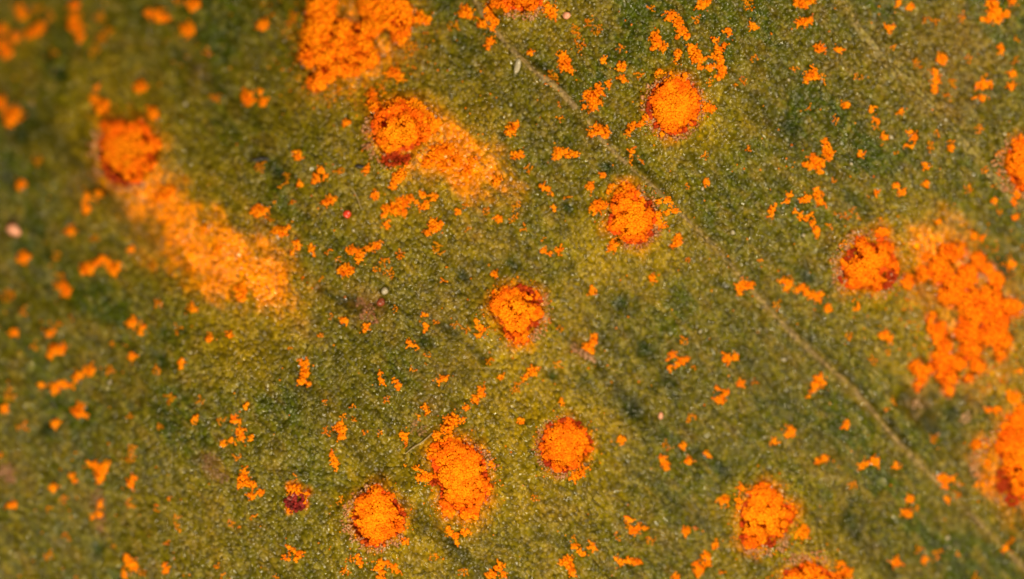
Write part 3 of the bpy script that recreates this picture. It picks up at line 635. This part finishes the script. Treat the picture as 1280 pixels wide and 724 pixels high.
# ------------------------------------------------------------------ loose spore clumps; one line per clump, quarter pixels inside a 320 x 181 tile; a leading f marks a thin dusting
CLUMPS = {
(0,0): """100,60,25;115,85,20;95,30,18
145,170,25;180,150,30;200,130,20
70,185,28
10,150,25;15,230,35;35,265,30
370,30,28;365,90,30;385,140,30;400,185,25;355,130,20
f250,80,28
f185,45,28
740,65,22;790,75,35;820,90,25
965,20,38;960,45,20
935,150,42
f890,0,22
f470,255,28
700,435,36
f505,185,20
f545,155,22
f500,80,24
0,505,30;10,530,20
60,580,42;70,560,32;45,610,25
f1075,490,22
1235,480,32;1235,510,20;1260,505,18
f1040,265,20
f265,260,20
485,430,15;475,500,28;500,540,34;530,520,24
760,560,28;775,575,24|deep red-orange knot of spores at the shoulder of the stained pustule""",
(1,0): """805,95,25;850,100,26;820,60,18
690,360,30;720,385,25;660,370,20
1040,60,33;1070,70,20
1150,50,20;1165,80,25;1190,105,28;1130,115,25;1180,140,20
1170,210,22;1160,240,15
40,120,28;25,140,20
f185,85,22;160,120,16
35,510,24;20,460,16
f990,135,22
450,615,20
f410,465,16
f780,235,26
f630,450,16
580,470,28;590,530,30;575,500,24
1268,655,26;1290,640,26;1300,620,16""",
(2,0): """190,50,28;200,75,24;175,30,18
255,290,27;260,330,28;290,350,20;270,310,24
f205,390,30
90,265,16
455,298,20
545,330,26;545,350,16
550,390,18;555,405,14
480,420,18
f635,370,20
f380,115,22
f420,150,26
f320,150,22
f345,230,24;330,195,18
400,480,36;370,475,22;440,460,22;430,430,16;405,535,22;430,515,18;360,535,14
440,655,28;400,665,20;475,660,20;460,680,18;420,640,20
240,530,10
245,590,14
f540,240,18
800,75,26;770,95,14;830,110,28;850,150,28;870,180,20;830,185,16|curved banana-shaped orange spore clump lying near the red-ringed pustule
715,180,30;725,215,28;755,240,24;705,240,16
830,270,24;825,295,14
910,250,24;920,285,32;950,295,25;940,335,18;890,235,16
1010,200,14;1030,250,24;1055,230,18;1035,300,27;1045,340,26;1030,385,20;1050,370,18;990,340,20;1000,280,12|tall jagged orange spore clump close to the red-ringed pustule
735,365,20
985,410,14
950,20,26;980,10,20;930,40,12
1080,160,20
1210,135,18;1190,120,12
f1180,5,24
f1185,40,14
f690,40,20
f925,95,16
f1205,290,14
f1160,405,20
f1120,425,14
665,590,22;600,630,22;580,660,14;640,620,20
970,540,28;1000,545,15""",
(3,0): """150,10,24;180,20,28;215,10,18
180,108,26;210,100,18;150,118,18
255,240,24;270,250,16
355,250,18
200,385,24;230,365,26;190,410,14;240,385,14
f275,395,18
390,525,20
520,545,20
610,140,22
625,235,14
710,35,18
650,15,16
785,100,14
f835,105,14
f975,88,16
1120,20,33;1130,60,36;1100,95,24;1150,90,28;1190,70,20;1070,95,12|angular orange spore clump with a pointed foot, alone on clear leaf
1220,8,20
865,300,30;880,290,22
835,360,20;840,400,20;835,450,18;838,425,12
f920,400,20;925,435,16
900,475,14
1080,420,28;1050,430,18;1110,415,16
1075,492,20;1035,485,12
1220,370,18
1215,430,20
1165,240,22
f995,298,20
f745,310,24
f1240,205,16
1240,305,12
665,555,16
545,605,18
f540,640,12
580,685,20
735,690,20;710,660,12
845,660,14
f1055,640,18
285,710,20
920,715,14
1260,695,20;1225,700,12
f205,540,16
f130,350,16
f330,600,18
f455,385,16
1095,375,10""",
(0,1): """f190,80,22
105,200,28
435,255,22;430,320,24;425,290,16
490,245,20
350,430,25
f475,470,24
655,520,20
115,565,36
f280,555,20
440,615,36;480,590,24;510,570,20;540,590,24;565,630,28;590,600,18;420,630,18|bridge-shaped orange spore clump, blurred, apart on green leaf
f300,650,18
310,710,24;330,715,18
f765,610,26
945,610,14
1200,720,34;1200,740,34;1210,770,18|bright orange spore knot at the far end of the long stain
830,240,38;800,260,24;860,230,24
1020,420,20
1080,520,24
280,695,10""",
(1,1): """15,330,34;40,330,20;-10,335,22
210,55,20;200,35,10
330,130,22;300,165,20;290,185,12;345,155,12
225,195,20
f150,190,16;150,150,12;115,215,14
f20,110,22
f420,130,24
595,248,22
370,280,24;340,290,14;390,265,12
180,290,14
95,285,12
555,120,16;545,130,10
f65,375,18
130,435,28;100,430,18;160,410,14
205,495,20;210,520,14;180,540,12
280,525,18;275,500,10;290,550,14
f365,530,14
480,530,24;520,545,24;515,575,16;460,520,14
590,505,20;610,500,16;565,520,14
450,625,32;480,630,18;420,630,14
405,575,14
f640,585,18
f665,645,20
f600,630,14
f725,550,18
f900,510,24;925,548,12
240,660,12
330,660,14
710,160,32;690,190,22;680,210,16;730,130,20
650,320,24;650,390,18;655,415,12;640,350,16;690,310,28;730,290,32;770,270,24;745,340,18;700,330,24;830,250,20;850,300,22;890,260,22;800,290,14;830,310,18|ragged arched orange spore clump below the pustule with the dark red hollow
890,410,32;920,400,20;860,440,18;880,380,14
1010,335,20
1205,180,26
1210,370,18
f1150,330,18
1055,300,14
1060,420,14
1195,645,20
940,675,12
900,40,44;960,20,36;860,90,30;1000,80,30;930,110,26
1050,130,28;1080,80,24""",
(2,1): """430,300,30;400,320,18;465,310,16;415,345,14
495,205,18;480,235,12
455,150,18
390,210,20
770,275,24;735,285,14;795,300,14;815,330,18;775,340,14;730,350,18;750,400,20;730,380,14|hooked string of orange spores between the ragged pustule and the pale vein
825,480,26;805,500,16;830,460,14
505,505,26;490,515,18;520,490,14
700,665,20
1160,700,28;1190,700,18;1135,710,18;1140,734,18
235,40,28;215,60,18;265,35,14;300,50,18;325,50,15;275,50,14
10,55,20;40,50,24
f75,115,18
150,210,20;180,220,12;200,245,10
205,310,12;215,330,10
f20,300,22
f10,370,18
f60,410,18
160,530,16;195,545,12
230,525,18
f150,475,14
600,38,20
595,78,15
645,85,12
970,185,18
1180,20,15
f965,50,14
f885,215,12
f885,570,14
f1235,580,16
400,718,16
f275,260,16""",
(3,1): """250,95,36;300,40,32;285,10,18;230,70,24;190,95,18;260,130,18;310,60,18;210,110,18|plump heart-shaped orange spore clump lying beside the dark furrow
250,245,24;260,280,22;240,225,14;275,295,12
185,270,22;210,262,12;160,280,12
105,255,15;95,285,14
20,325,22;35,305,12;15,350,12
130,335,14;160,355,17;190,365,17;215,345,14;225,395,18;240,425,18;245,450,12|bent chain of orange spores like a hook near the heart-shaped clump
465,45,18
785,110,22
790,195,16
640,205,18;670,235,20
540,240,16
715,10,15;690,5,10
915,15,18
f810,15,16
645,35,12
1160,40,12
f1080,130,16
1140,150,10
1130,280,18
1155,345,14
1230,360,18
1225,290,20;1240,250,22
850,385,16
f1005,215,20
425,320,12
455,362,10
560,372,14
310,410,12
f350,345,14
f395,360,14
1030,455,20;1070,462,16
325,180,12
1220,600,22
100,690,24;95,710,20;70,685,16
170,712,18;190,734,24;220,754,24;250,769,20;265,744,16;150,729,14
375,485,15
790,560,24
690,690,26""",
(0,2): """330,5,28
660,165,24
715,185,18;705,215,14
70,215,22
250,220,20;275,200,12
f115,110,20
295,165,12
270,300,28;300,300,24;255,325,18;325,290,14
660,335,22
905,360,16;905,385,10;905,345,8
455,400,24;425,405,16
275,485,24;270,510,16;320,475,20;350,480,16;390,430,18;380,450,14;300,465,14;410,425,12|zigzag streak of orange spores, slightly blurred, on plain green leaf
200,480,18
400,590,26;400,620,22;380,610,18;425,630,10
275,668,24
f45,530,26;50,500,14
20,595,22
975,640,20
f850,545,22
f1010,555,20
1230,580,16
f1110,660,22
1165,650,20;1190,660,14
1200,710,20
965,100,18;960,80,10
f800,68,22
1045,245,20
1150,225,18
f775,405,20
f545,400,22
f560,270,16
f885,195,18
650,630,14
f800,690,16
f35,25,32
f105,685,22
f180,290,14""",
(1,2): """240,420,26;245,380,20;230,455,23;260,470,14;255,360,14;215,460,14;220,365,10|upright boot-shaped orange spore clump on pebbly green leaf
435,150,18;450,155,12
550,190,20;560,175,12;545,205,12
770,270,20;790,285,12
850,180,16;845,210,12
f860,325,18
845,130,16
900,160,13
705,100,12
1120,190,20;1100,160,14;1110,230,14;1140,200,10
780,400,13
935,450,18;950,445,10;915,460,10
1130,500,20;1100,550,18;1115,530,14;1135,525,12
1050,590,18
625,450,13;620,420,10;635,470,8
710,480,14;700,460,10;715,500,8
f650,545,18
850,600,14;840,580,12;855,620,10
f815,640,14
970,660,36;960,690,28;990,640,24;940,700,20
1030,650,16
350,565,15
f320,225,14
165,290,11
f375,130,12
485,580,13
490,648,15
f435,635,16
420,690,28;410,700,18;445,690,14
f350,710,18
540,715,13
620,715,12
730,718,16
1225,435,17
f1165,370,16
f1000,180,18
f1055,200,16""",
(2,2): """380,285,23;405,260,22;410,235,18;400,310,14;360,285,12|forked orange spore clump beside a pinkish brown scar
100,410,26;70,440,18;120,395,14
f235,380,20
f25,500,24
245,555,16
245,190,13
800,325,16;850,355,20;870,350,13;830,375,16;790,390,14;780,350,11;810,400,9|ring-shaped orange spore clump with an open corner on olive leaf
f860,258,20
1075,348,24;1115,335,18;1095,345,16
1140,470,20
f1210,460,14
1025,490,14;1030,550,20;1070,515,16;1045,560,14;1055,530,14
f900,390,12
400,12,17
45,655,18
f890,640,16
f25,480,18""",
(3,2): """575,230,22;610,245,20;590,215,18
f520,355,22
300,95,20
250,440,20;235,475,20;230,505,13;275,465,16;210,535,11;265,430,10
390,675,23
115,705,26
f40,75,20
f600,600,18
f625,560,12
f605,310,16
1145,600,23
450,90,17
f400,230,16
1230,540,36;1260,600,30;1210,520,24
1100,600,18
1260,410,16
1110,480,14
f1180,450,20""",
(0,3): """505,175,32;470,150,22;440,140,16;500,215,22;525,155,18;495,235,12|hatchet-shaped orange spore clump standing over a brown scar
360,205,20;375,230,14
650,245,20;670,215,15;660,265,10
265,268,20
f320,330,22
240,370,13
65,350,24
f655,350,22
500,350,20
495,400,16;460,415,12
1215,210,28;1200,250,20;1240,240,22;1225,180,14;1255,310,20;1270,255,16;1300,290,22|bright chunky orange spore clump with a small tail near the shrivelled red pustule
650,640,27;630,615,18;670,660,20
620,690,15;625,708,16
f710,690,14
830,680,18;820,655,12
f655,120,22
f660,65,18
1115,45,18
1160,30,18
1210,15,20
1255,15,16
f885,470,16
f885,410,12
850,320,11
1195,460,13
f1155,450,14
f1185,105,18
1085,660,14
1115,700,15
f240,610,20
f330,510,18
f835,545,16
5,100,15
375,712,12
1270,410,12
f780,380,14
f560,560,14""",
(1,3): """385,115,20;395,145,18;405,165,12;375,95,13
425,10,18
165,560,15;190,580,15;220,600,19;200,625,15;160,625,13;140,610,11|small orange ring of spores open in the middle below the shrivelled pustule
745,155,15
745,10,22
750,55,13
420,330,13
f210,215,16
f885,610,18
f1040,690,20
515,630,20;505,600,12;525,650,12
f465,625,16
f450,680,18
625,640,22;610,670,20;630,690,20;660,640,14;620,715,18
690,660,20;710,690,14
1215,665,23;1180,695,23;1160,710,17;1240,700,18;1220,640,12
90,715,12
740,530,20;760,545,11
860,210,23;820,220,20;800,170,16;835,190,16
1180,150,20
970,490,18;1000,510,22;1040,490,20;960,470,12;1000,545,15;1060,480,12
905,5,26""",
(2,3): """320,205,28;290,215,16;350,185,20;365,165,12
545,25,22
765,145,23;750,120,16;775,170,13
855,58,20
885,132,20
975,100,18
f770,55,18
1060,325,26;1045,345,14
590,430,16;600,480,22;575,420,12;630,465,16;660,470,14;620,485,12
f525,510,18
f695,530,16
870,485,23
920,470,13
1015,555,20
280,640,32;265,630,18;300,680,23;305,700,13;245,645,10
310,560,18;335,580,14;350,600,16
400,555,18;410,570,12
315,520,10
520,620,12;545,640,18;580,630,18;615,640,22;635,635,12|low wavy bar of orange spores on olive leaf
970,610,23;975,640,20;940,680,26;920,650,16;930,705,14|knobbly orange spore clump near the side-lobed pustule
820,712,20
1045,690,15
1130,325,18;1130,360,15
1145,265,18
f110,320,18""",
(3,3): """30,35,18
100,0,20
245,130,16;280,120,18
470,155,22;495,140,14;530,130,23;545,145,12
640,160,14;640,145,12
885,225,25;860,215,17;920,220,16;885,260,15;940,220,10;865,230,18
895,325,16
710,325,23
700,395,23;680,385,13
745,365,13
640,640,25
785,630,20
f845,600,22
f750,570,20
f945,600,16
1185,570,16
f1215,530,14
f425,255,22
1040,50,25
f830,20,20
f965,255,18
f940,300,14
1100,140,20
1075,250,14;1040,245,12
390,690,30;360,650,22;340,710,28;410,680,12
1035,715,12
175,490,32;180,465,15;145,505,14""",
}
allc = []
for tile, txt in CLUMPS.items():
    for line in txt.strip().split('\n'):
        lab = None
        if '|' in line: line, lab = line.split('|')
        faint = line.startswith('f'); dd = parse(line.lstrip('f'), tile, 0.95)
        a = np.array(dd); area = float((a[:,2]**2).sum()*(0.5 if faint else 1))
        inview = (-8 < a[:,0].mean() < 1288) and (-8 < a[:,1].mean() < 732)
        if inview: allc.append([area, faint, dd, lab])
allc.sort(key=lambda t: -t[0])

marks = [(d['c'], d['mark'], d.get('R', 60)) for d in list(PUST.values())+list(HEAPS.values())]
vein_np = resample(VEIN, 10)
def where(cx, cy):
    best = min(marks, key=lambda m: math.hypot(m[0][0]-cx, m[0][1]-cy)-m[2])
    dist = math.hypot(best[0][0]-cx, best[0][1]-cy)-best[2]
    dv = np.hypot(vein_np[:,0]-cx, vein_np[:,1]-cy).min()
    return best[1], dist, dv < 9
ORD = ['nearest', 'second nearest', 'third nearest', 'fourth nearest', 'fifth nearest', 'sixth nearest', 'seventh nearest', 'eighth nearest', 'ninth nearest', 'tenth nearest',
       'eleventh nearest', 'twelfth nearest', 'thirteenth nearest', 'fourteenth nearest', 'fifteenth nearest', 'sixteenth nearest']
G_C = "loose orange spore clumps on the leaf"
N_IND = 296
pend = {}
for i, (area, faint, dd, lab) in enumerate(allc[:N_IND]):
    x, y, z, r = clump_points(dd, faint, seed=i % 13)
    cc = spore_cols(len(x), x, y)
    if faint: cc = cc*np.array((0.72, 0.85, 1.6))
    o = balls('spore_clump', x, y, z, r, cc, M_spore, fine=False)
    a = np.array(dd); cx, cy = float((a[:,0]*a[:,2]).sum()/a[:,2].sum()), float((a[:,1]*a[:,2]).sum()/a[:,2].sum())
    if not lab:
        q = math.sqrt(area)
        ext = max(np.ptp(a[:,0]), np.ptp(a[:,1])); thin = min(np.ptp(a[:,0]), np.ptp(a[:,1]))
        size = 'large' if q > 15 else 'medium' if q > 9.5 else 'small' if q > 6 else 'tiny'
        if faint: kind = 'sparse orange spore dusting'
        elif len(dd) == 1: kind = 'round orange spore clump'
        elif ext < 4.5: kind = 'lumpy orange spore clump'
        elif thin < 0.45*ext: kind = 'elongated orange spore clump'
        else: kind = 'irregular orange spore clump'
        mk, dist, onv = where(cx, cy)
        pend.setdefault((f"{size} {kind}" + (" on the vein" if onv else ""), mk), []).append((dist, o))
    tag(o, lab, 'spore clump', G_C)
for (kind, mk), lst in pend.items():
    lst.sort(key=lambda t: t[0])
    for k_, (dist, o) in enumerate(lst):
        if len(lst) == 1: o['label'] = f"{kind}, " + ("touching " if dist < 8 else "near " if dist < 70 else "on open leaf towards ") + mk
        else: o['label'] = f"{kind}, {ORD[min(k_, 15)]} to {mk}"
# the smallest ones and the single spores between them
xs, ys, zs = [], [], []
for i, (area, faint, dd, lab) in enumerate(allc[N_IND:]):
    x, y, z, _r = clump_points(dd, faint, seed=i % 13); xs.append(x); ys.append(y); zs.append(z)
n = 26000
x = rng.uniform(-60, 1340, n); y = rng.uniform(-60, 784, n)
dens = np.zeros(n)+0.012+0.06*sm(0.0, 0.6, fbm(x/60, y/60, 601, 2))
for (area, faint, dd, lab) in allc[:220]:
    for (a, b, r) in dd:
        a, b = (float(v) for v in W(a, b)); q = np.hypot(x-a, y-b); dens += 0.30*np.exp(-(np.clip(q-r, 0, None)/4.5)**2)*(q > r*0.8)
for d in list(PUST.values())+list(HEAPS.values()):
    q = np.hypot(x-d['wc'][0], y-d['wc'][1]); R = d.get('R', 70); dens += 0.75*np.exp(-((q-R)/(0.36*R))**2)*(q > R*0.9)
dens *= 0.5+sm(-.2,.5,fbm(x/14, y/14, 611, 2))
ok = rng.random(n) < dens; x, y = x[ok], y[ok]
xs.append(x); ys.append(y); zs.append(zleaf(x, y)+0.6)
x, y, z = np.concatenate(xs), np.concatenate(ys), np.concatenate(zs)
o = balls('spore_dust', x, y, z, 1.15*rng.uniform(.6,1.25,len(x)), spore_cols(len(x), x, y)*np.array((.85,.9,1.5)), M_spore)
tag(o, "scattered single orange spores and tiniest flecks dusted over the leaf", "spore dust", kind='stuff')

# ------------------------------------------------------------------ small debris
def blob(name, px, py, r, mat, label, cat, flat=0.8, stretch=(1,1), rot=0, lump=0.14, group=None, sub=2):
    x, y = (float(v) for v in W(px, py)); v = IV2.copy(); f = IF2
    for _ in range(sub-1):
        pass
    n_ = np.array([fbm(v[:,0]*1.3+v[:,2]+px, v[:,1]*1.3-v[:,2]+py, 701, 2)]).ravel()
    v = v*(1+lump*2*n_)[:,None]
    v[:,0] *= stretch[0]; v[:,1] *= stretch[1]; v[:,2] *= flat
    c, s = math.cos(rot), math.sin(rot); v[:,:2] = v[:,:2] @ np.array([[c, s],[-s, c]])
    o = mesh_np(name, v*r*U, f, 3, mat); o.location = ((x-640)*U, (362-y)*U, (float(zleaf(x,y))+r*flat*0.7)*U)
    return tag(o, label, cat, group)
blob('red_bead', 434, 268, 5.2, M_bead, "small glossy red bead lying on the leaf among orange flecks", "bead")
blob('brown_bead', 476, 378, 5.0, M_brownbead, "dark reddish brown bead beside a pinkish brown scar", "bead")
blob('pink_granule', 17, 287, 7.5, M_pink, "blurred pale pink oval granule on dark green leaf", "granule", 0.8, (1.35,0.85), -0.5)
blob('pink_granule', 481, 364, 4.5, M_grain, "pale cream granule beside the dark reddish brown bead", "granule")
blob('pink_granule', 826, 520, 3.6, M_pink, "tiny pink granule alone on olive leaf", "granule", 0.8, (.8,1.3))
blob('pink_granule', 708, 20, 4.8, M_pink, "small pale pink grain near faint orange dusting by the brown vein", "granule")
blob('pale_chip', 647, 83, 6.0, M_grain, "pale elongated chip lying along the brown vein", "chip", 0.5, (.65,1.7), -0.25)
gr = {}
for (a, b, r) in [(878,236,2.6),(916,291,3.0),(875,415,2.6),(980,450,3.0),(1185,673,3.4),(1187,685,2.2),(986,100,2.4),(1114,172,3.2),(971,121,1.8),(1004,294,2.8),(399,141,1.8),(442,288,2.4),(232,130,2.8),(137,478,2.6),(602,384,2.2),(1064,205,2.4),(950,412,1.8)]:
    o = blob('clear_grain', a, b, r*0.8, M_grain, "tiny white glinting grain on the green leaf", "grain", 0.8, (1.1,.9), a, 0.2, "white grains on the leaf")
    mk, dist, onv = where(a, b); gr.setdefault(mk, []).append((dist, o))
for mk, lst in gr.items():
    lst.sort(key=lambda t: t[0])
    for k_, (dist, o) in enumerate(lst): o['label'] = f"tiny white glinting grain on the leaf, {ORD[k_]} to {mk}"

def fibre(name, pts, r, mat, label, lift=1.2, taper=True):
    c = resample(wp(pts), 1.6); n_ = len(c); z = zleaf(c[:,0], c[:,1]); z = np.convolve(np.pad(z, 2, mode='edge'), np.ones(5)/5, 'valid')+lift
    t = np.gradient(c, axis=0); t /= np.linalg.norm(t, axis=1)[:,None]; nn = np.stack([-t[:,1], t[:,0]], 1)
    s = np.linspace(0, 1, n_); rad = r*(np.sin(np.pi*np.clip(s*0.9+0.05, 0, 1))**0.4 if taper else np.ones(n_))
    k_ = 8; a = np.arange(k_)*2*math.pi/k_
    X_ = c[:,0:1]+nn[:,0:1]*rad[:,None]*np.cos(a); Y_ = c[:,1:2]+nn[:,1:2]*rad[:,None]*np.cos(a); Z_ = z[:,None]+rad[:,None]*np.sin(a)
    v = np.stack([(X_.ravel()-640)*U, (362-Y_.ravel())*U, Z_.ravel()*U], 1)
    i_ = np.arange(n_*k_).reshape(n_, k_); j_ = np.roll(i_, -1, 1)
    f = np.stack([i_[:-1].ravel(), j_[:-1].ravel(), j_[1:].ravel(), i_[1:].ravel()], 1)
    org = v.mean(0); o = mesh_np(name, v-org, f, 4, mat); o.location = org
    return tag(o, label, 'fibre')
fibre('dark_fibre', [(314,200),(321,200),(328,198),(336,199)], 2.0, M_black, "short black curved fibre beside a dark green fleck")
fibre('dark_fibre', [(444,207),(449,208),(455,209)], 2.2, M_black, "stubby black fibre end near the pustule with the dark red hollow")
fibre('pale_fibre', [(507,567),(517,559),(527,553),(541,541)], 1.0, M_pale, "thin pale straw-coloured fibre beside the tall heaped pustule", 2.2)
fibre('pale_fibre', [(440,236),(446,246),(450,256),(452,262)], 0.7, M_pale, "hair-thin pale fibre standing above the glossy red bead", 2.0)

# scars: crumpled brownish dead skin, parts of the leaf
def scar(pts, label, cols2, seed):
    D = wdiscs(pts); x, y = lattice(D, 2.6); f = cover(x, y, D)+3*fbm(x/6, y/6, 801+seed, 2); ok = (f > 0) & (rng.random(x.size) < 0.9); x, y = x[ok], y[ok]; x, y, _z = bridge(x, y, x*0); n_ = len(x)
    cc = mixc(np.zeros((n_,3))+np.array(cols2[0]), cols2[1], rng.random(n_))
    o = balls('scar', x, y, zleaf(x, y)+rng.uniform(-0.9, 0.3, n_), rng.uniform(0.9, 2.2, n_), cc, M_crust, None, 0.6)
    org = o.location.copy(); o.parent = leaf; o.location = org; o['label'] = label
scar([(450,378,7),(462,388,9),(468,400,6),(455,395,6)], "pinkish brown crumpled scar", ((0.16,0.055,0.02),(0.34,0.17,0.09)), 1)
scar([(262,572,7),(258,582,7),(268,592,6),(280,598,6)], "greyish brown sunken scar", ((0.12,0.06,0.02),(0.26,0.16,0.08)), 2)
scar([(122,615,7),(123,622,7),(124,630,7),(125,638,7),(127,645,7),(126,652,6),(126,660,6)], "long brown upright scar", ((0.12,0.05,0.015),(0.26,0.15,0.07)), 3)
scar([(718,434,6),(724,440,6),(730,443,6),(736,446,6),(742,450,5)], "pinkish scar beside the forked clump", ((0.24,0.10,0.04),(0.48,0.27,0.16)), 4)
scar([(520,532,6),(528,540,7),(516,540,5)], "brown frayed scar", ((0.16,0.08,0.02),(0.34,0.20,0.09)), 5)
scar([(6,590,10),(14,600,7)], "dull reddish brown scar", ((0.22,0.09,0.05),(0.32,0.18,0.10)), 6)
scar([(1146,505,6)], "small pinkish scar near the largest heap", ((0.40,0.20,0.10),(0.55,0.36,0.22)), 8)
scar([(1210,520,5),(1207,522,6)], "small pinkish scar beside dark furrow", ((0.40,0.20,0.10),(0.55,0.36,0.22)), 7)
